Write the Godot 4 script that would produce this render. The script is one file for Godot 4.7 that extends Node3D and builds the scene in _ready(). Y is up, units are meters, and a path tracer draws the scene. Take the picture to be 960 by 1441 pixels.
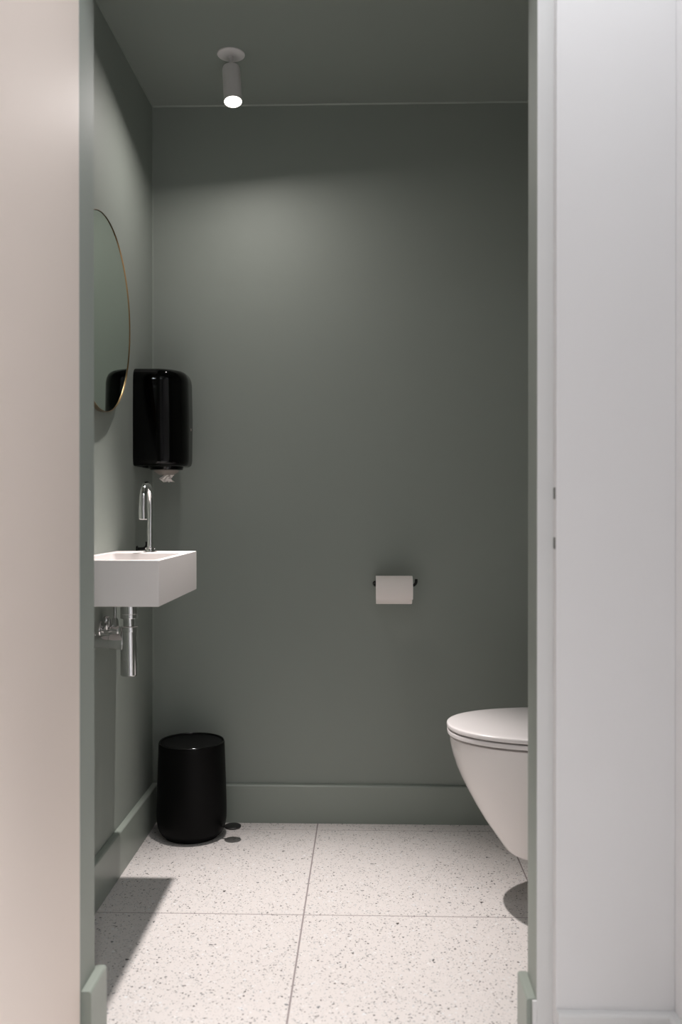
extends Node3D

const HALF := 0.6            # floor tile size
const WALL_L := -0.70
const WALL_R := 0.75
const WALL_B := -2.93
const CEIL := 2.335
const LAMP := Vector3(-0.392, 2.335, -2.600)

var taken := {}
var M := {}

func _ready() -> void:
	# ---------- camera, environment, exposure ----------
	var cam := Camera3D.new()
	cam.name = "camera"
	add_child(cam)
	cam.near = 0.05
	cam.far = 40.0
	cam.position = Vector3(0, 1.02, 0)
	cam.rotation = Vector3(-atan(4.5 / 1268.0), atan(36.0 / 1268.0), 0)
	var at := CameraAttributesPhysical.new()
	at.frustum_focus_distance = 2.62
	at.frustum_focal_length = 30.8
	at.exposure_aperture = 2.8
	cam.attributes = at
	cam.fov = rad_to_deg(2.0 * atan(720.5 / 1268.0))
	cam.current = true
	var we := WorldEnvironment.new()
	we.name = "environment"
	var env := Environment.new()
	env.background_mode = Environment.BG_COLOR
	env.background_color = Color(0, 0, 0)
	env.tonemap_mode = Environment.TONE_MAPPER_LINEAR
	env.tonemap_exposure = 1.0
	env.sdfgi_enabled = true
	env.ssao_enabled = true
	env.ssil_enabled = true
	we.environment = env
	add_child(we)

	materials()
	# ---------- lights: the washroom spot and two like it in the corridor (outside the frame) ----------
	spotlight(LAMP, Vector3(0.085, -1.0, 0.235), 25.6, 6.1, 0.34, Color(1.0, 0.968, 0.955), "small white cylinder spotlight hanging from the sage green ceiling, switched on")
	corridor_panel(Vector3(0.16, 2.6, -1.32), 0.60, Color(0.985, 0.99, 1.0))
	spotlight(Vector3(-0.15, 2.6, -0.30), Vector3(0, -1, 0), 34.0, 14.0, 0.3, Color(0.985, 0.99, 1.0), "white cylinder spotlight on the corridor ceiling beyond the light panel, switched on")
	# ---------- structure ----------
	floor_tiles()
	room_shell()
	corridor_shell()
	baseboards()
	caulk_lines()
	doorway()
	# ---------- objects ----------
	toilet()
	wash_basin()
	basin_faucet()
	bottle_trap()
	angle_valve()
	towel_dispenser()
	pedal_bin()
	paper_holder()
	round_mirror()
	wall_hook()

# ================= helpers: naming =================
func numbered(called: String) -> String:
	if not taken.has(called):
		taken[called] = 0
		return called
	taken[called] += 1
	return "%s_%03d" % [called, taken[called]]

func tag(o: Node, label: String, category: String, kind := "") -> Node:
	o.set_meta("label", label)
	o.set_meta("category", category)
	if kind != "":
		o.set_meta("kind", kind)
	return o

func thing(called: String, label: String, category: String, where: Vector3, kind := "") -> Node3D:
	var o := Node3D.new()
	o.name = numbered(called)
	add_child(o)
	o.position = where
	tag(o, label, category, kind)
	return o

func part(called: String, soup: PackedVector3Array, m: Material, parent: Node3D, crease := 40.0) -> MeshInstance3D:
	var o := MeshInstance3D.new()
	o.name = called
	o.mesh = soup_mesh(soup, crease)
	o.material_override = m
	o.cast_shadow = GeometryInstance3D.SHADOW_CASTING_SETTING_ON
	parent.add_child(o, true)
	return o

func struct(called: String, soup: PackedVector3Array, m: Material, label: String, category: String) -> MeshInstance3D:
	var o := part(numbered(called), soup, m, self)
	tag(o, label, category, "structure")
	return o

# ================= helpers: geometry (triangle soups) =================
func soup_mesh(v: PackedVector3Array, crease: float, uv := PackedVector2Array()) -> ArrayMesh:
	# closed soups are turned so that their front faces look outwards
	var vol := 0.0
	for i in range(0, v.size(), 3):
		vol += v[i].dot(v[i + 1].cross(v[i + 2]))
	if vol > 0.0:
		for i in range(0, v.size(), 3):
			var t := v[i + 1]
			v[i + 1] = v[i + 2]
			v[i + 2] = t
			if uv.size():
				var s := uv[i + 1]
				uv[i + 1] = uv[i + 2]
				uv[i + 2] = s
	var n := v.size() / 3
	var fn := PackedVector3Array()
	fn.resize(n)
	var near := {}
	for f in n:
		var c := (v[f * 3 + 2] - v[f * 3]).cross(v[f * 3 + 1] - v[f * 3])
		fn[f] = c
		for k in 3:
			var key := Vector3i((v[f * 3 + k] * 20000.0).round())
			if not near.has(key):
				near[key] = PackedInt32Array()
			near[key].append(f)
	var lim := cos(deg_to_rad(crease))
	var nn := PackedVector3Array()
	nn.resize(v.size())
	var unit := PackedVector3Array()
	unit.resize(n)
	for f in n:
		unit[f] = fn[f].normalized()
	for f in n:
		for k in 3:
			var key := Vector3i((v[f * 3 + k] * 20000.0).round())
			var s := Vector3.ZERO
			for g in near[key]:
				if unit[g].dot(unit[f]) > lim:
					s += fn[g]
			nn[f * 3 + k] = s.normalized() if s.length() > 1e-14 else unit[f]
	var arr := []
	arr.resize(Mesh.ARRAY_MAX)
	arr[Mesh.ARRAY_VERTEX] = v
	arr[Mesh.ARRAY_NORMAL] = nn
	if uv.size():
		arr[Mesh.ARRAY_TEX_UV] = uv
	var am := ArrayMesh.new()
	am.add_surface_from_arrays(Mesh.PRIMITIVE_TRIANGLES, arr)
	return am

func quad(s: PackedVector3Array, a: Vector3, b: Vector3, c: Vector3, d: Vector3) -> void:
	if a != b and b != c and a != c:
		s.append_array([a, b, c])
	if a != c and c != d and a != d:
		s.append_array([a, c, d])

func loft(rings: Array, cap0 := true, cap1 := true) -> PackedVector3Array:
	var s := PackedVector3Array()
	for i in rings.size() - 1:
		var p: PackedVector3Array = rings[i]
		var q: PackedVector3Array = rings[i + 1]
		var n := p.size()
		for j in n:
			var k := (j + 1) % n
			quad(s, p[j], p[k], q[k], q[j])
	for e in 2:
		if (e == 0 and not cap0) or (e == 1 and not cap1):
			continue
		var r: PackedVector3Array = rings[0] if e == 0 else rings[rings.size() - 1]
		var c := Vector3.ZERO
		for p in r:
			c += p
		c /= r.size()
		for j in r.size():
			var k := (j + 1) % r.size()
			if e == 0:
				s.append_array([c, r[k], r[j]])
			else:
				s.append_array([c, r[j], r[k]])
	return s

func rect_ring(cx: float, cz: float, hx: float, hz: float, r: float, y: float, n := 6) -> PackedVector3Array:
	var out := PackedVector3Array()
	for q in 4:
		var sx: float = [1, -1, -1, 1][q]
		var sz: float = [1, 1, -1, -1][q]
		for k in n + 1:
			var a := (q + float(k) / n) * PI / 2
			out.append(Vector3(cx + sx * (hx - r) + r * cos(a), y, cz + sz * (hz - r) + r * sin(a)))
	return out

func box(lo: Vector3, hi: Vector3, r := 0.002, seg := 2) -> PackedVector3Array:
	# box with rounded edges
	var c := (lo + hi) / 2
	var h := (hi - lo) / 2
	r = minf(r, minf(h.x, minf(h.y, h.z)) * 0.99)
	var inner := h - Vector3.ONE * r
	var s := PackedVector3Array()
	for axis in 3:
		var u := (axis + 1) % 3
		var w := (axis + 2) % 3
		var lu := steps(inner[u], r, seg)
		var lw := steps(inner[w], r, seg)
		for side in [-1.0, 1.0]:
			for i in lu.size() - 1:
				for j in lw.size() - 1:
					var pts := []
					for ij in [[i, j], [i + 1, j], [i + 1, j + 1], [i, j + 1]]:
						var p := Vector3.ZERO
						p[axis] = side * h[axis]
						p[u] = lu[ij[0]]
						p[w] = lw[ij[1]]
						var q := p.clamp(-inner, inner)
						pts.append(c + q + (p - q).normalized() * r)
					if side > 0:
						quad(s, pts[0], pts[1], pts[2], pts[3])
					else:
						quad(s, pts[0], pts[3], pts[2], pts[1])
	return s

func steps(inner: float, r: float, seg: int) -> Array:
	var out := []
	for k in seg + 1:
		out.append(-inner - r * tan(PI / 4 * (1.0 - float(k) / seg)))
	for k in seg + 1:
		out.append(inner + r * tan(PI / 4 * float(k) / seg))
	return out

func lathe(profile: Array, seg := 40, xf := Transform3D.IDENTITY) -> PackedVector3Array:
	# profile: [radius, height] along +y, from end to end
	var rings := []
	for p in profile:
		var ring := PackedVector3Array()
		for k in seg:
			var a := TAU * k / seg
			ring.append(xf * Vector3(p[0] * cos(a), p[1], p[0] * sin(a)))
		rings.append(ring)
	var closed: bool = profile[0] == profile[profile.size() - 1]
	return loft(rings, not closed, not closed)

func tube(path: Array, radii: Array, seg := 20) -> PackedVector3Array:
	var rings := []
	var n := path.size()
	var t0: Vector3 = (path[1] - path[0]).normalized()
	var side := t0.cross(Vector3.UP if absf(t0.y) < 0.9 else Vector3.RIGHT).normalized()
	for i in n:
		var t: Vector3 = (path[mini(i + 1, n - 1)] - path[maxi(i - 1, 0)]).normalized()
		side = (side - t * side.dot(t)).normalized()
		var up := t.cross(side)
		var r: float = radii[i] if radii.size() > 1 else radii[0]
		var ring := PackedVector3Array()
		for k in seg:
			var a := TAU * k / seg
			ring.append(path[i] + (side * cos(a) + up * sin(a)) * r)
		rings.append(ring)
	return loft(rings)

func prism(poly: Array, a: Vector3, b: Vector3, u: Vector3, w: Vector3) -> PackedVector3Array:
	# outline in the plane (u, w), swept from a to b
	var r0 := PackedVector3Array()
	var r1 := PackedVector3Array()
	for p in poly:
		r0.append(a + u * p.x + w * p.y)
		r1.append(b + u * p.x + w * p.y)
	return loft([r0, r1])

func along(from: Vector3, dir: Vector3) -> Transform3D:
	# frame whose +y runs along dir
	var y := dir.normalized()
	var x := y.cross(Vector3.FORWARD if absf(y.z) < 0.9 else Vector3.RIGHT).normalized()
	return Transform3D(Basis(x, y, x.cross(y)), from)

# ================= materials =================
func mat(c: Color, rough: float, metal := 0.0) -> StandardMaterial3D:
	var m := StandardMaterial3D.new()
	m.albedo_color = c
	m.roughness = rough
	m.metallic = metal
	return m

func roller(m: StandardMaterial3D, depth: float, freq: float) -> void:
	# fine orange-peel relief of rolled paint
	var n := FastNoiseLite.new()
	n.seed = 7
	n.noise_type = FastNoiseLite.TYPE_SIMPLEX_SMOOTH
	n.frequency = freq
	n.fractal_octaves = 2
	var t := NoiseTexture2D.new()
	t.width = 512
	t.height = 512
	t.seamless = true
	t.noise = n
	m.heightmap_enabled = true
	m.heightmap_texture = t
	m.heightmap_scale = depth
	m.uv1_triplanar = true
	m.uv1_world_triplanar = true
	m.uv1_scale = Vector3.ONE * 3.0

func materials() -> void:
	M.sage = mat(Color8(143, 150, 143), 0.6)
	roller(M.sage, 0.006, 0.06)
	M.sage_trim = mat(Color8(144, 152, 144), 0.38)
	M.white_wall = mat(Color8(228, 228, 229), 0.6)
	roller(M.white_wall, 0.006, 0.06)
	M.white_trim = mat(Color8(218, 219, 219), 0.4)
	M.leaf = mat(Color8(232, 219, 210), 0.55)
	M.grout = mat(Color8(142, 134, 134), 0.9)
	M.ceramic = mat(Color8(232, 228, 226), 0.12)
	M.solid = mat(Color8(224, 219, 217), 0.42)
	M.seat = mat(Color8(226, 222, 221), 0.2)
	M.chrome = mat(Color8(214, 214, 214), 0.07, 1.0)
	M.steel = mat(Color8(160, 160, 158), 0.28, 1.0)
	M.black_gloss = mat(Color8(2, 2, 2), 0.06)
	M.black_gloss.metallic_specular = 0.33
	M.black_matt = mat(Color8(4, 4, 4), 0.5)
	M.black_matt.metallic_specular = 0.25
	M.black_lid = mat(Color8(5, 5, 5), 0.5)
	M.black_lid.metallic_specular = 0.3
	M.glass_edge = mat(Color8(24, 38, 32), 0.15)
	M.rim_gloss = mat(Color8(10, 10, 10), 0.12)
	M.black_metal = mat(Color8(12, 12, 12), 0.4)
	M.grey_plastic = mat(Color8(150, 142, 135), 0.5)
	M.paper = mat(Color8(249, 242, 238), 0.95)
	M.brass = mat(Color8(150, 124, 92), 0.3, 1.0)
	M.mirror = mat(Color8(214, 226, 216), 0.02, 1.0)
	M.lamp_body = mat(Color8(228, 224, 224), 0.5)
	M.dark = mat(Color8(104, 106, 102), 0.7)
	var lens := mat(Color8(255, 250, 244), 0.4)
	lens.emission_enabled = true
	lens.emission = Color8(255, 246, 236)
	lens.emission_energy_multiplier = 6.0
	M.lens = lens
	var dif := mat(Color8(250, 250, 250), 0.5)
	dif.emission_enabled = true
	dif.emission = Color8(250, 252, 255)
	dif.emission_energy_multiplier = 1.5
	M.diffuser = dif
	M.terrazzo = terrazzo()

func terrazzo() -> StandardMaterial3D:
	# stone chips set in a pale binder, 0.8 m across, wraps round
	var size := 1600
	var img := Image.create(size, size, false, Image.FORMAT_RGB8)
	img.fill(Color8(206, 201, 198))
	var rng := RandomNumberGenerator.new()
	rng.seed = 41
	var kinds := [[9000, 1.8, 5.0, 182, 16], [5200, 1.8, 5.0, 146, 22], [2000, 2.3, 6.5, 104, 22], [480, 2.8, 8.0, 66, 18], [1600, 3.0, 8.0, 213, 5]]
	for kind in kinds:
		for i in kind[0]:
			var cx := rng.randi_range(0, size - 1)
			var cy := rng.randi_range(0, size - 1)
			var a: float = kind[1] * pow(kind[2] / kind[1], rng.randf() * rng.randf()) * 1.25
			var b := a * rng.randf_range(0.45, 0.9)
			var turn := rng.randf() * PI
			var l: float = kind[3] + rng.randf_range(-kind[4], kind[4])
			var warm := rng.randf_range(-3, 4)
			var col := Color8(int(clampf(l + warm, 0, 255)), int(clampf(l, 0, 255)), int(clampf(l - warm * 0.8, 0, 255)))
			var w1 := rng.randf_range(0.1, 0.35)
			var ph := rng.randf() * TAU
			var ca := cos(turn)
			var sa := sin(turn)
			var e := int(ceil(a * 1.4))
			for y in range(-e, e + 1):
				for x in range(-e, e + 1):
					var u := (x * ca + y * sa) / a
					var v := (-x * sa + y * ca) / b
					var d := sqrt(u * u + v * v)
					var edge := 1.0 + w1 * sin(3.0 * atan2(v, u) + ph)
					if d < edge:
						var px := posmod(cx + x, size)
						var py := posmod(cy + y, size)
						var k := clampf((edge - d) * a, 0.0, 1.0)
						img.set_pixel(px, py, img.get_pixel(px, py).lerp(col, k))
	img.generate_mipmaps()
	var m := StandardMaterial3D.new()
	m.albedo_texture = ImageTexture.create_from_image(img)
	m.roughness = 0.5
	return m

# ================= lights =================
func corridor_panel(where: Vector3, power: float, tint: Color) -> void:
	var t := thing("ceiling_panel_light", "oblong white light panel on the corridor ceiling in front of the doorway", "ceiling light", where)
	part("frame", box(Vector3(-0.3, -0.014, -0.15), Vector3(0.3, 0.0, 0.15), 0.003), M.lamp_body, t)
	part("diffuser", box(Vector3(-0.28, -0.016, -0.13), Vector3(0.28, -0.006, 0.13), 0.001), M.diffuser, t)
	var l := AreaLight3D.new()
	l.name = "panel_glow"
	l.area_size = Vector2(0.55, 0.25)
	l.light_energy = power
	l.light_color = tint
	l.area_range = 12.0
	l.area_attenuation = 2.0
	l.shadow_enabled = true
	l.position = Vector3(0, -0.02, 0)
	l.rotation = Vector3(-PI / 2, 0, 0)
	t.add_child(l)

func spotlight(where: Vector3, towards: Vector3, cone: float, power: float, wide: float, tint: Color, label: String) -> void:
	var t := thing("ceiling_spotlight", label, "spotlight", where)
	part("ceiling_rose", lathe([[0.0, 0.0], [0.040, 0.0], [0.0402, -0.0025], [0.0385, -0.0045], [0.03, -0.006], [0.012, -0.0075], [0.0, -0.0075]], 48), M.lamp_body, t)
	part("swivel_stem", lathe([[0.0, -0.006], [0.0075, -0.006], [0.0075, -0.014], [0.0052, -0.016], [0.0052, -0.030], [0.0, -0.030]], 24), M.lamp_body, t)
	part("swivel_ball", ball(Vector3(0, -0.034, 0), 0.0085), M.lamp_body, t)
	var dir := towards.normalized()
	var top := Vector3(0, -0.036, 0)
	var xf := along(top, dir)
	var long := 0.118
	part("lamp_body", lathe([[0.0, 0.0], [0.012, 0.0], [0.02, 0.002], [0.0245, 0.006], [0.0262, 0.012], [0.0262, long], [0.0248, long], [0.0248, long - 0.004], [0.0, long - 0.004]], 48, xf), M.lamp_body, t)
	part("lens", lathe([[0.0, long - 0.004], [0.0246, long - 0.004], [0.0246, long - 0.0015], [0.018, long - 0.0005], [0.0, long]], 48, xf), M.lens, t)
	var end := top + dir * (long + 0.004)
	var aim := Basis.looking_at(dir, Vector3.FORWARD)
	var beam := SpotLight3D.new()
	beam.name = "beam"
	beam.transform = Transform3D(aim, end)
	beam.spot_angle = cone
	beam.spot_angle_attenuation = 1.0
	beam.light_energy = power
	beam.light_size = 0.02
	beam.light_color = tint
	beam.spot_range = 12.0
	beam.spot_attenuation = 2.0
	beam.shadow_enabled = true
	t.add_child(beam)
	var spill := AreaLight3D.new()
	spill.name = "spill"
	spill.transform = Transform3D(aim, end)
	spill.area_size = Vector2(0.034, 0.034)
	spill.light_energy = wide
	spill.light_color = tint
	spill.area_range = 12.0
	spill.area_attenuation = 2.0
	spill.shadow_enabled = true
	t.add_child(spill)

func ball(c: Vector3, r: float) -> PackedVector3Array:
	var prof := []
	for k in 13:
		var a := PI * k / 12 - PI / 2
		prof.append([r * cos(a) if k > 0 and k < 12 else 0.0, r * sin(a)])
	return lathe(prof, 24, Transform3D(Basis.IDENTITY, c))

# ================= structure =================
func floor_tiles() -> void:
	var fl := thing("floor", "pale speckled terrazzo tile floor", "floor", Vector3.ZERO, "structure")
	part("grout_bed", box(Vector3(-1.5, -0.12, WALL_B), Vector3(WALL_R, -0.0007, 1.3), 0.0005, 1), M.grout, fl)
	var rng := RandomNumberGenerator.new()
	rng.seed = 5
	var xs := [-1.5, -1.358, -0.758, -0.158, 0.442, WALL_R]
	var zs := [WALL_B, -2.857, -2.257, -1.657, -1.057, -0.457, 0.143, 0.743, 1.3]
	for i in xs.size() - 1:
		for j in zs.size() - 1:
			var lo := Vector2(xs[i], zs[j])
			var hi := Vector2(xs[i + 1], zs[j + 1])
			if hi.y < -1.7:
				lo.x = maxf(lo.x, WALL_L)
			if hi.x <= lo.x:
				continue
			var g := 0.0019
			var o := MeshInstance3D.new()
			o.name = "tile"
			o.mesh = tile_mesh(lo + Vector2(g, g), hi - Vector2(g, g), rng.randf() , rng.randf(), rng.randi() % 4)
			o.material_override = M.terrazzo
			fl.add_child(o, true)

func tile_mesh(lo: Vector2, hi: Vector2, du: float, dv: float, turn: int) -> ArrayMesh:
	var b := 0.0006
	var rings := []
	for p in [[0.0, -0.009], [0.0, -b], [b, 0.0]]:
		rings.append(PackedVector3Array([Vector3(lo.x + p[0], p[1], lo.y + p[0]), Vector3(hi.x - p[0], p[1], lo.y + p[0]), Vector3(hi.x - p[0], p[1], hi.y - p[0]), Vector3(lo.x + p[0], p[1], hi.y - p[0])]))
	var s := loft(rings)
	var uv := PackedVector2Array()
	for v in s:
		var q := Vector2(v.x + v.y, v.z + v.y).rotated(turn * PI / 2) / 0.8 + Vector2(du, dv)
		uv.append(q)
	return soup_mesh(s, 20.0, uv)

func room_shell() -> void:
	struct("wall_back", box(Vector3(WALL_L - 0.12, -0.1, WALL_B - 0.12), Vector3(WALL_R + 0.12, CEIL + 0.12, WALL_B), 0.0005, 1), M.sage, "sage green wall at the far end of the washroom behind the paper holder", "wall")
	struct("wall_left", box(Vector3(WALL_L - 0.12, -0.1, WALL_B), Vector3(WALL_L, CEIL + 0.12, -1.74), 0.0005, 1), M.sage, "sage green side wall that carries the mirror and the basin", "wall")
	struct("wall_right", box(Vector3(WALL_R, -0.1, WALL_B), Vector3(WALL_R + 0.12, CEIL + 0.12, -1.74), 0.0005, 1), M.sage, "sage green side wall that carries the toilet", "wall")
	struct("ceiling", box(Vector3(WALL_L, CEIL, WALL_B), Vector3(WALL_R, CEIL + 0.12, -1.74), 0.0005, 1), M.sage, "sage green painted washroom ceiling around the spotlight", "ceiling")
	# wall with the doorway: two piers and a lintel
	var w := thing("wall_front", "sage green wall and reveals around the doorway", "wall", Vector3.ZERO, "structure")
	part("pier", box(Vector3(-1.5, -0.1, -1.74), Vector3(-0.53, 2.08, -1.652), 0.0015, 1), M.sage, w)
	part("pier", box(Vector3(0.31, -0.1, -1.74), Vector3(WALL_R + 0.12, 2.08, -1.652), 0.0015, 1), M.sage, w)
	part("lintel", box(Vector3(-1.5, 2.08, -1.74), Vector3(WALL_R + 0.12, 2.7, -1.652), 0.0015, 1), M.sage, w)

func corridor_shell() -> void:
	# white facing of the corridor wall, with the rebate for the door leaf
	var w := thing("wall_corridor_front", "white corridor wall right beside the door opening", "wall", Vector3.ZERO, "structure")
	part("facing", box(Vector3(0.339, -0.1, -1.649), Vector3(0.551, 2.11, -1.622), 0.0015), M.white_wall, w)
	part("facing", box(Vector3(-1.5, -0.1, -1.649), Vector3(-0.572, 2.11, -1.622), 0.0015), M.white_wall, w)
	part("facing", box(Vector3(-1.5, 2.11, -1.649), Vector3(0.551, 2.7, -1.622), 0.0015), M.white_wall, w)
	struct("wall_corridor_right", box(Vector3(0.551, -0.1, -1.652), Vector3(0.67, 2.7, 1.3), 0.0005, 1), M.white_wall, "white corridor side wall at the right edge of the picture", "wall")
	struct("wall_corridor_left", box(Vector3(-1.62, -0.1, -1.652), Vector3(-1.5, 2.7, 1.3), 0.0005, 1), M.white_wall, "white corridor side wall behind the open door leaf", "wall")
	struct("wall_corridor_back", box(Vector3(-1.62, -0.1, 1.3), Vector3(0.67, 2.7, 1.42), 0.0005, 1), M.white_wall, "white corridor wall facing the washroom doorway", "wall")
	struct("ceiling_corridor", box(Vector3(-1.5, 2.6, -1.652), Vector3(0.551, 2.7, 1.3), 0.0005, 1), M.white_wall, "white corridor ceiling above the doorway", "ceiling")

func board(a: Vector3, b: Vector3, out: Vector3, h := 0.123, th := 0.017) -> PackedVector3Array:
	# square-edged skirting with a softened top edge, run from a to b along the wall foot
	var r := 0.006
	var poly := [Vector2(0, 0), Vector2(th, 0)]
	for k in 6:
		var a1 := PI / 2 * k / 5
		poly.append(Vector2(th - r + r * cos(a1), h - r + r * sin(a1)))
	poly.append(Vector2(0, h))
	return prism(poly, a, b, out, Vector3.UP)

func baseboards() -> void:
	struct("baseboard_back", board(Vector3(WALL_L, 0, WALL_B), Vector3(WALL_R, 0, WALL_B), Vector3(0, 0, 1)), M.sage_trim, "sage green skirting board along the far wall behind the bin", "baseboard")
	struct("baseboard_left", board(Vector3(WALL_L, 0, WALL_B + 0.017), Vector3(WALL_L, 0, -1.74), Vector3(1, 0, 0)), M.sage_trim, "sage green skirting board along the wall under the basin", "baseboard")
	struct("baseboard_right", board(Vector3(WALL_R, 0, WALL_B + 0.017), Vector3(WALL_R, 0, -1.74), Vector3(-1, 0, 0)), M.sage_trim, "sage green skirting board along the wall under the toilet", "baseboard")
	var l := thing("baseboard_front_left", "sage green skirting board wrapped round the doorway side next to the door leaf", "baseboard", Vector3.ZERO, "structure")
	part("reveal_board", board(Vector3(-0.53, 0, -1.7555), Vector3(-0.53, 0, -1.656), Vector3(1, 0, 0), 0.123, 0.019), M.sage_trim, l)
	part("inner_board", board(Vector3(WALL_L + 0.017, 0, -1.74), Vector3(-0.53, 0, -1.74), Vector3(0, 0, -1)), M.sage_trim, l)
	var r := thing("baseboard_front_right", "sage green skirting board wrapped round the doorway side below the toilet", "baseboard", Vector3.ZERO, "structure")
	part("reveal_board", board(Vector3(0.31, 0, -1.7555), Vector3(0.31, 0, -1.656), Vector3(-1, 0, 0), 0.123, 0.017), M.sage_trim, r)
	part("inner_board", board(Vector3(0.31, 0, -1.74), Vector3(WALL_R - 0.017, 0, -1.74), Vector3(0, 0, -1)), M.sage_trim, r)
	struct("baseboard_corridor_front", board(Vector3(0.341, 0, -1.622), Vector3(0.551, 0, -1.622), Vector3(0, 0, 1)), M.white_trim, "white skirting board on the corridor wall beside the door frame", "baseboard")
	struct("baseboard_corridor_right", board(Vector3(0.551, 0, -1.605), Vector3(0.551, 0, 1.3), Vector3(-1, 0, 0)), M.white_trim, "white skirting board along the right corridor side wall", "baseboard")

func caulk_lines() -> void:
	var r := 0.004
	var tri := [Vector2(0, 0), Vector2(r, 0), Vector2(0, r)]
	struct("trim_1", prism(tri, Vector3(WALL_L, 0.123, WALL_B), Vector3(WALL_L, CEIL, WALL_B), Vector3(1, 0, 0), Vector3(0, 0, 1)), M.sage_trim, "thin painted sealant bead up the far left corner", "trim")
	struct("trim_2", prism(tri, Vector3(WALL_L, CEIL, WALL_B), Vector3(WALL_R, CEIL, WALL_B), Vector3(0, -1, 0), Vector3(0, 0, 1)), M.sage_trim, "thin painted sealant bead between ceiling and far wall", "trim")
	struct("trim_3", prism(tri, Vector3(WALL_L, CEIL, WALL_B), Vector3(WALL_L, CEIL, -1.74), Vector3(0, -1, 0), Vector3(1, 0, 0)), M.sage_trim, "thin painted sealant bead between ceiling and mirror wall", "trim")

func doorway() -> void:
	# door frame seen on the latch side
	var f := thing("trim_4", "narrow white door frame with latch slots around the opening", "door frame", Vector3(0.31, 0, -1.65), "structure")
	part("jamb", box(Vector3(0.0004, 0.0, -0.0015), Vector3(0.030, 2.11, 0.002), 0.0008), M.white_trim, f)
	part("jamb", box(Vector3(-0.882, 0.0, -0.0015), Vector3(-0.8404, 2.11, 0.002), 0.0008), M.white_trim, f)
	part("head", box(Vector3(-0.8404, 2.0804, -0.0015), Vector3(0.0004, 2.11, 0.002), 0.0008), M.white_trim, f)
	part("skirting_end", box(Vector3(-0.0075, 0.0, -0.003), Vector3(0.0004, 0.123, 0.002), 0.0006), M.white_trim, f)
	for y in [1.048, 0.958]:
		var s := part("latch_slot", box(Vector3(0.0284, y - 0.0105, 0.006), Vector3(0.0296, y + 0.0105, 0.022), 0.0004), M.dark, f)
		s.set_meta("label", "dark latch slot in the frame")
	# open leaf
	var d := thing("door_1", "smooth warm white door leaf standing open at the left edge of the picture", "door", Vector3(-0.57, 0, -1.645), "structure")
	part("leaf", box(Vector3(0.0, 0.008, 0.0), Vector3(0.042, 2.09, 0.85), 0.0025), M.leaf, d)
	for y in [0.22, 1.05, 1.88]:
		part("hinge", lathe([[0.0, y - 0.045], [0.006, y - 0.045], [0.006, y + 0.045], [0.0, y + 0.045]], 16, Transform3D(Basis.IDENTITY, Vector3(-0.006, 0, -0.002))), M.steel, d)
	for s in [-1.0, 1.0]:
		var x: float = 0.021 + s * 0.021
		var h := part("handle", tube([Vector3(x, 1.0, 0.79), Vector3(x + s * 0.045, 1.0, 0.79), Vector3(x + s * 0.052, 1.0, 0.785), Vector3(x + s * 0.054, 1.0, 0.772), Vector3(x + s * 0.054, 1.0, 0.67)], [0.009], 16), M.steel, d)
		part("rosette", lathe([[0.0, 0.0], [0.026, 0.0], [0.026, 0.006], [0.024, 0.008], [0.0, 0.008]], 32, along(Vector3(0, 1.0, 0.79) + Vector3(x, 0, 0), Vector3(s, 0, 0))), M.steel, h)

# ================= objects =================
func bowl_ring(tip: float, back: float, hw: float, lf: float, y: float, zc: float, base: Vector3, power := 2.15) -> PackedVector3Array:
	# D-shaped outline: elliptical nose at x = tip, straight sides back to x = back
	var out := PackedVector3Array()
	var n := 40
	for k in n + 1:
		var a := -PI / 2 + PI * k / n
		var c := cos(a)
		var s := sin(a)
		var x := tip + lf - lf * pow(absf(c), 2.0 / power)
		var z := hw * signf(s) * pow(absf(s), 2.0 / power)
		out.append(Vector3(x, y, zc + z) - base)
	for k in range(1, 7):
		out.append(Vector3(lerpf(tip + lf, back, k / 6.0), y, zc + hw) - base)
	for k in range(1, 5):
		out.append(Vector3(back, y, zc + hw * (1.0 - k / 2.5)) - base)
	for k in range(0, 6):
		out.append(Vector3(lerpf(back, tip + lf, k / 6.0), y, zc - hw) - base)
	return out

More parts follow.
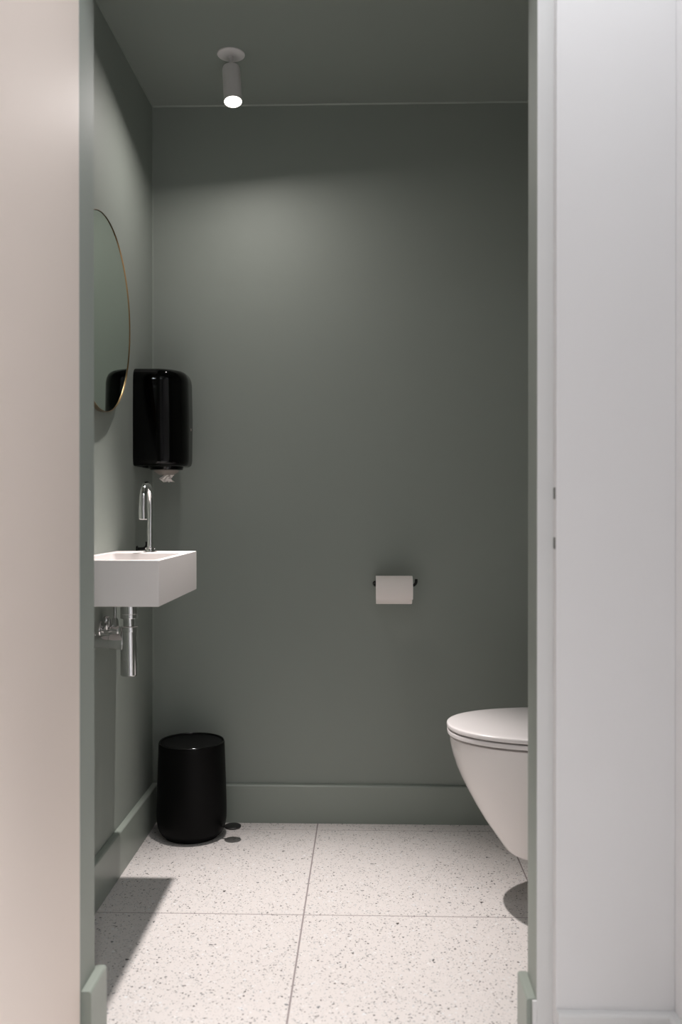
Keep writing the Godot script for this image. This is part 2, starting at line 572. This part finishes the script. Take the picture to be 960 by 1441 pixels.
func toilet() -> void:
	var zc := -2.37
	var base := Vector3(0.5, 0, zc)
	var t := thing("toilet", "white wall hung toilet with closed lid, partly behind the door frame", "toilet", base)
	var rows := [[0.4280, 0.2230, 0.176, 0.29], [0.4255, 0.2182, 0.181, 0.29], [0.410, 0.2198, 0.181, 0.29], [0.380, 0.2265, 0.179, 0.288], [0.347, 0.237, 0.175, 0.285], [0.320, 0.2485, 0.170, 0.28], [0.291, 0.263, 0.164, 0.275],
		[0.250, 0.2855, 0.153, 0.265], [0.211, 0.309, 0.142, 0.255], [0.170, 0.3375, 0.131, 0.242], [0.145, 0.355, 0.124, 0.234], [0.131, 0.366, 0.119, 0.227], [0.1235, 0.377, 0.114, 0.218], [0.119, 0.390, 0.107, 0.206], [0.1168, 0.410, 0.097, 0.19], [0.1158, 0.44, 0.08, 0.165]]
	var rings := []
	for q in rows:
		rings.append(bowl_ring(q[1], WALL_R, q[2], q[3], q[0], zc, base))
	part("bowl", loft(rings), M.ceramic, t, 50.0)
	var slab := func(y0: float, y1: float, grow: float, edge: float) -> PackedVector3Array:
		var rr := []
		for q in [[y0, -edge * 0.6], [y0 + edge * 0.35, -edge * 0.1], [y0 + edge * 0.8, 0.0], [y1 - edge, 0.0], [y1 - edge * 0.45, -edge * 0.25], [y1 - edge * 0.12, -edge * 0.75], [y1, -edge * 1.8], [y1 + 0.0008, -edge * 6.0]]:
			rr.append(bowl_ring(0.212 - grow - q[1], 0.70, 0.189 + grow + q[1], 0.30, q[0], zc, base))
		return loft(rr)
	part("seat", slab.call(0.4325, 0.4445, 0.0, 0.0025), M.seat, t, 50.0)
	part("lid", slab.call(0.4475, 0.4605, 0.001, 0.004), M.seat, t, 50.0)
	for s in [-1.0, 1.0]:
		part("hinge", box(Vector3(0.68, 0.430, zc + s * 0.075 - 0.02) - base, Vector3(0.715, 0.456, zc + s * 0.075 + 0.02) - base, 0.004), M.seat, t)

func wash_basin() -> void:
	var z0 := -2.51
	var z1 := -2.052
	var x1 := -0.476
	var y0 := 0.795
	var y1 := 0.902
	var base := Vector3((WALL_L + x1) / 2, y0, (z0 + z1) / 2)
	var hx := (x1 - WALL_L) / 2
	var hz := (z1 - z0) / 2
	var h := y1 - y0
	var t := thing("wash_basin", "small white rectangular wall basin below the round mirror", "basin", base)
	var r := 0.0016
	var zi := 0.055
	var rings := [
		rect_ring(0, 0, hx - r, hz - r, 0.001, 0.0), rect_ring(0, 0, hx, hz, 0.0016, r), rect_ring(0, 0, hx, hz, 0.0016, h - r), rect_ring(0, 0, hx - r, hz - r, 0.001, h),
		rect_ring(0.002, zi, hx - 0.014, hz - 0.012 - zi, 0.012, h), rect_ring(0.002, zi, hx - 0.0155, hz - 0.0135 - zi, 0.012, h - 0.002), rect_ring(0.002, zi, hx - 0.026, hz - 0.024 - zi, 0.02, h - 0.062), rect_ring(0.002, zi, hx - 0.042, hz - 0.04 - zi, 0.02, h - 0.075), rect_ring(0.002, zi, 0.02, 0.02, 0.0195, h - 0.079)]
	part("bowl", loft(rings), M.solid, t, 50.0)
	part("drain", lathe([[0.0, h - 0.0795], [0.03, h - 0.0795], [0.031, h - 0.076], [0.024, h - 0.0735], [0.0, h - 0.0725]], 32, Transform3D(Basis.IDENTITY, Vector3(0.002, 0, zi))), M.chrome, t)

func basin_faucet() -> void:
	var base := Vector3(-0.586, 0.902, -2.425)
	var t := thing("basin_faucet", "chrome swan neck tap standing on the white basin", "tap", base)
	part("foot", lathe([[0.0, 0.0], [0.019, 0.0], [0.019, 0.002], [0.012, 0.0035], [0.0115, 0.009], [0.0135, 0.011], [0.0135, 0.013], [0.0092, 0.0145], [0.0, 0.0145]], 32), M.chrome, t)
	var path := []
	var rad := []
	path.append(Vector3(0, 0.012, 0)); rad.append(0.0078)
	path.append(Vector3(0, 0.026, 0)); rad.append(0.0078)
	path.append(Vector3(0, 0.13, 0)); rad.append(0.0078)
	var bend := 0.051
	for k in 17:
		var a := PI * k / 16
		path.append(Vector3(0.003 * (1.0 - cos(a)) , 0.131 + 0.050 * sin(a), bend * (1.0 - cos(a))))
		rad.append(lerpf(0.0080, 0.0105, k / 16.0))
	path.append(Vector3(0.006, 0.118, 2 * bend)); rad.append(0.0106)
	part("spout", tube(path, rad, 28), M.chrome, t, 60.0)
	part("aerator", lathe([[0.0, 0.090], [0.009, 0.090], [0.0112, 0.0915], [0.0112, 0.1165], [0.0105, 0.118], [0.0, 0.118]], 32, Transform3D(Basis.IDENTITY, Vector3(0.006, 0, 2 * bend))), M.chrome, t)
	part("stem_collar", lathe([[0.0, 0.024], [0.0084, 0.024], [0.0084, 0.0265], [0.0, 0.0265]], 28), M.chrome, t)

func bottle_trap() -> void:
	var base := Vector3(-0.601, 0.598, -2.265)
	var t := thing("bottle_trap", "chrome bottle trap hanging under the basin", "siphon", base)
	part("cup", lathe([[0.0, 0.0], [0.0195, 0.0], [0.0218, 0.0022], [0.0218, 0.112], [0.0224, 0.1125], [0.0224, 0.124], [0.021, 0.1255], [0.0, 0.1255]], 48), M.chrome, t)
	part("neck", lathe([[0.0, 0.124], [0.0145, 0.124], [0.0145, 0.147], [0.0, 0.147]], 40), M.chrome, t)
	part("union_nut", lathe([[0.0, 0.145], [0.0212, 0.145], [0.022, 0.146], [0.022, 0.1555], [0.0214, 0.1565], [0.022, 0.1575], [0.022, 0.197], [0.0, 0.197]], 48), M.chrome, t)
	var y := 0.085
	var px := WALL_L - base.x
	part("outlet_collar", lathe([[0.0, 0.0], [0.019, 0.0], [0.0195, 0.001], [0.0195, 0.034], [0.0188, 0.036], [0.0, 0.036]], 40, along(Vector3(-0.014, y, 0), Vector3(-1, 0, 0))), M.chrome, t)
	part("outlet_pipe", lathe([[0.0, 0.0], [0.0162, 0.0], [0.0162, absf(px) - 0.04], [0.0, absf(px) - 0.04]], 40, along(Vector3(-0.04, y, 0), Vector3(-1, 0, 0))), M.chrome, t)
	part("wall_flange", lathe([[0.0, 0.0], [0.031, 0.0], [0.030, 0.004], [0.021, 0.010], [0.0165, 0.0115], [0.0, 0.0115]], 40, along(Vector3(px, y, 0), Vector3(1, 0, 0))), M.chrome, t)

func angle_valve() -> void:
	var base := Vector3(WALL_L, 0.70, -2.36)
	var t := thing("angle_valve", "chrome angle valve with thin riser pipe behind the bottle trap", "valve", base)
	part("wall_flange", lathe([[0.0, 0.0], [0.024, 0.0], [0.023, 0.003], [0.012, 0.008], [0.0, 0.008]], 32, along(Vector3.ZERO, Vector3(1, 0, 0))), M.chrome, t)
	part("valve_body", lathe([[0.0, 0.0], [0.0105, 0.0], [0.0105, 0.022], [0.0125, 0.024], [0.0125, 0.044], [0.010, 0.047], [0.0, 0.047]], 28, along(Vector3.ZERO, Vector3(1, 0, 0))), M.chrome, t)
	part("riser_pipe", tube([Vector3(0.036, 0.01, 0), Vector3(0.036, 0.06, 0), Vector3(0.036, 0.095, 0)], [0.0042], 16), M.chrome, t)
	part("compression_nut", lathe([[0.0, 0.008], [0.0095, 0.008], [0.0098, 0.012], [0.0092, 0.024], [0.0065, 0.032], [0.0, 0.032]], 6, Transform3D(Basis.IDENTITY, Vector3(0.036, 0, 0))), M.chrome, t, 20.0)
	part("handle", lathe([[0.0, 0.0], [0.007, 0.0], [0.0075, 0.008], [0.0125, 0.010], [0.0115, 0.026], [0.007, 0.034], [0.0, 0.036]], 24, along(Vector3(0.014, 0.004, 0.006), Vector3(0.1, 0.95, 0.3))), M.chrome, t)

func towel_dispenser() -> void:
	var zc := -2.787
	var base := Vector3(WALL_L, 1.147, zc)
	var t := thing("paper_towel_dispenser", "glossy black paper dispenser on the wall above the basin tap", "dispenser", base)
	var ring := func(y: float, inset: float) -> PackedVector3Array:
		var out := PackedVector3Array()
		var hw := 0.106 - inset
		var d := 0.153 - inset
		var r := 0.085 - inset * 0.7
		for e in 2:
			for k in 15:
				var a := -PI / 2 + PI / 2 * (k / 14.0 + e)
				out.append(Vector3(d - r + r * cos(a), y, (hw - r) * (-1.0 if e == 0 else 1.0) + r * sin(a)))
		out.append(Vector3(0, y, hw))
		out.append(Vector3(0, y, -hw))
		return out
	var rows := []
	var h := 0.298
	for q in [[0.010, 0.045], [0.004, 0.03], [0.002, 0.017], [0.0035, 0.009], [0.008, 0.0035], [0.016, 0.0008], [0.026, 0.0], [h * 0.5, -0.0012], [h - 0.04, 0.0008], [h - 0.026, 0.0028], [h - 0.015, 0.0068], [h - 0.0075, 0.0125], [h - 0.003, 0.021], [h, 0.032], [h + 0.003, 0.05], [h + 0.004, 0.07]]:
		rows.append(ring.call(q[0], q[1]))
	var c := part("cover", loft(rows), M.black_gloss, t, 60.0)
	part("key_latch", box(Vector3(0.1525, h * 0.385, -0.004), Vector3(0.1555, h * 0.385 + 0.007, 0.004), 0.0012), M.grey_plastic, c)
	part("outlet_ring", lathe([[0.0, 0.006], [0.05, 0.006], [0.052, 0.002], [0.050, -0.006], [0.043, -0.008], [0.0, -0.008]], 40, Transform3D(Basis.IDENTITY, Vector3(0.078, 0, 0))), M.black_gloss, t)
	part("nozzle", lathe([[0.0, -0.006], [0.040, -0.006], [0.036, -0.012], [0.027, -0.019], [0.020, -0.022], [0.017, -0.018], [0.0, -0.016]], 40, Transform3D(Basis.IDENTITY, Vector3(0.078, 0, 0))), M.grey_plastic, t)
	# crumpled paper end pulled through the nozzle
	var rings := []
	for i in 9:
		var pr := PackedVector3Array()
		for k in 20:
			var a := TAU * k / 20
			var rr := 0.0115 * (1.0 + 0.28 * sin(3 * a + i * 0.9) + 0.16 * sin(7 * a - i * 1.3)) * (0.8 + 0.4 * i / 8.0)
			var drop := -0.014 - 0.026 * i / 8.0 - (0.005 * sin(4 * a + 1.0) if i == 8 else 0.0)
			pr.append(Vector3(0.080 + 0.004 * sin(i * 0.8) + rr * cos(a) * 1.25, drop, rr * sin(a)))
		rings.append(pr)
	part("paper_end", loft(rings), M.paper, t, 30.0)

func pedal_bin() -> void:
	var base := Vector3(-0.547, 0, -2.803)
	var t := thing("pedal_bin", "matt black round pedal bin in the corner by the skirting", "bin", base)
	part("body", lathe([[0.0, 0.004], [0.080, 0.004], [0.086, 0.006], [0.094, 0.012], [0.1005, 0.022], [0.1055, 0.036], [0.1082, 0.055], [0.1085, 0.08], [0.1075, 0.13], [0.1052, 0.20], [0.1028, 0.27], [0.1022, 0.288], [0.1015, 0.2925], [0.0995, 0.2945], [0.0975, 0.2935], [0.097, 0.286], [0.0, 0.286]], 72), M.black_matt, t, 50.0)
	part("base_ring", lathe([[0.0, 0.0], [0.082, 0.0], [0.083, 0.002], [0.082, 0.005], [0.0, 0.005]], 64), M.black_matt, t)
	part("lid", lathe([[0.0, 0.286], [0.0955, 0.286], [0.0957, 0.2895], [0.094, 0.2915], [0.088, 0.2922], [0.0, 0.2922]], 72), M.black_lid, t)
	part("rim", lathe([[0.0972, 0.2925], [0.0978, 0.2945], [0.0992, 0.2957], [0.1006, 0.2948], [0.1014, 0.2928], [0.0972, 0.2925]], 96), M.rim_gloss, t)
	var dir := Vector3(0.136, 0, 0.043).normalized()
	var y := 0.043
	var xf := Transform3D(Basis.IDENTITY, dir * 0.142 + Vector3(0, y, 0))
	var p := part("pedal", lathe([[0.0, -0.0035], [0.0245, -0.0035], [0.0255, -0.002], [0.0255, 0.0015], [0.0245, 0.0025], [0.0, 0.0025]], 40, xf), M.black_metal, t)
	part("pedal_arm", tube([dir * 0.09 + Vector3(0, y - 0.004, 0), dir * 0.115 + Vector3(0, y - 0.003, 0), dir * 0.13 + Vector3(0, y - 0.003, 0)], [0.005], 12), M.black_metal, p)

func paper_holder() -> void:
	var base := Vector3(0.086, 0.778, WALL_B)
	var t := thing("toilet_paper_holder", "black bent rod toilet paper holder on the far wall", "holder", base)
	var z := 0.082
	part("wall_plate", lathe([[0.0, 0.0], [0.0085, 0.0], [0.0085, 0.004], [0.0075, 0.005], [0.0, 0.005]], 32, along(Vector3(-0.0575, 0, 0), Vector3(0, 0, 1))), M.black_metal, t)
	var path := [Vector3(-0.049, 0, 0.004), Vector3(-0.049, 0, 0.06)]
	for k in range(1, 9):
		var a := PI / 2 * k / 8
		path.append(Vector3(-0.049 - 0.0 + 0.016 * (1 - cos(a)) - 0.0105, 0, z - 0.016 + 0.016 * sin(a)))
	path[0] = Vector3(-0.0595, 0, 0.004)
	path[1] = Vector3(-0.0595, 0, 0.06)
	path.append(Vector3(0.0, 0, z))
	path.append(Vector3(0.058, 0, z))
	for k in range(1, 9):
		var a := PI / 2 * k / 8
		path.append(Vector3(0.058 + 0.0125 * sin(a), 0.0125 * (1 - cos(a)), z))
	path.append(Vector3(0.0705, 0.0205, z))
	part("rod", tube(path, [0.0045], 16), M.black_metal, t, 60.0)
	# the roll hangs on the rod
	var rb := Vector3(0.0862, 0.7635, WALL_B + z)
	var o := thing("toilet_paper_roll", "white toilet paper roll hanging on the black rod", "paper roll", rb)
	var r := 0.0440
	var hw := 0.0565
	var xf := along(Vector3(-hw, 0, 0), Vector3(1, 0, 0))
	part("roll", lathe([[0.0195, 0.0], [r - 0.001, 0.0], [r, 0.001], [r, 2 * hw - 0.001], [r - 0.001, 2 * hw], [0.0195, 2 * hw], [0.0195, 0.0]], 64, xf), M.paper, o)
	# loose end: a sheet that follows the front of the roll and lifts off below
	var outer := []
	var inner := []
	for k in 21:
		var a := deg_to_rad(100.0 - 6.7 * k)
		var rr := r + 0.0009 + 0.0022 * pow(k / 20.0, 4)
		outer.append(Vector2(cos(a) * rr, sin(a) * rr))
		inner.append(Vector2(cos(a) * (rr - 0.0006), sin(a) * (rr - 0.0006)))
	inner.reverse()
	var strip := PackedVector3Array()
	var poly := PackedVector2Array(outer + inner)
	var n := poly.size()
	for k in n:
		var a: Vector2 = poly[k]
		var b: Vector2 = poly[(k + 1) % n]
		quad(strip, Vector3(-hw - 0.0008, a.y, a.x), Vector3(-hw - 0.0008, b.y, b.x), Vector3(hw + 0.0018, b.y, b.x), Vector3(hw + 0.0018, a.y, a.x))
	var tri := Geometry2D.triangulate_polygon(poly)
	for k in range(0, tri.size(), 3):
		for e in 2:
			var x: float = -hw - 0.0008 if e == 0 else hw + 0.0018
			var ids := [tri[k], tri[k + 1], tri[k + 2]] if e == 0 else [tri[k], tri[k + 2], tri[k + 1]]
			for i in ids:
				strip.append(Vector3(x, poly[i].y, poly[i].x))
	part("loose_sheet", strip, M.paper, o, 30.0)

func round_mirror() -> void:
	var base := Vector3(WALL_L, 1.524, -2.302)
	var t := thing("round_mirror", "round wall mirror with thin brass rim above the basin", "mirror", base)
	var xf := along(Vector3.ZERO, Vector3(1, 0, 0))
	var r := 0.2535
	part("wall_spacer", lathe([[0.0, 0.0], [r - 0.03, 0.0], [r - 0.03, 0.0125], [0.0, 0.0125]], 96, xf), M.black_metal, t)
	part("rim", lathe([[0.0, 0.012], [r - 0.0006, 0.012], [r, 0.0126], [r, 0.0258], [r - 0.0004, 0.0262], [r - 0.0009, 0.0262], [r - 0.0012, 0.0258], [r - 0.0012, 0.020], [0.0, 0.020]], 160, xf), M.brass, t)
	var g := part("glass", lathe([[0.0, 0.0236], [r - 0.0024, 0.0236], [r - 0.0026, 0.0242], [0.0, 0.0242]], 160, xf), M.mirror, t)
	part("glass_edge", lathe([[0.0, 0.020], [r - 0.0013, 0.020], [r - 0.0013, 0.0234], [r - 0.0022, 0.0237], [0.0, 0.0237]], 160, xf), M.glass_edge, g)

func wall_hook() -> void:
	var base := Vector3(WALL_L, 0.898, -2.725)
	var t := thing("wall_hook", "small black bent hook on the wall behind the tap", "hook", base)
	part("plate", lathe([[0.0, 0.0], [0.009, 0.0], [0.009, 0.003], [0.0, 0.003]], 24, along(Vector3.ZERO, Vector3(1, 0, 0))), M.black_metal, t)
	var path := [Vector3(0.002, 0, 0), Vector3(0.018, 0.001, 0)]
	for k in range(1, 7):
		var a := PI / 2 * k / 6
		path.append(Vector3(0.018 + 0.013 * sin(a), 0.001 + 0.013 * (1 - cos(a)), 0))
	path.append(Vector3(0.031, 0.022, 0))
	part("hook_rod", tube(path, [0.0042], 14), M.black_metal, t, 60.0)
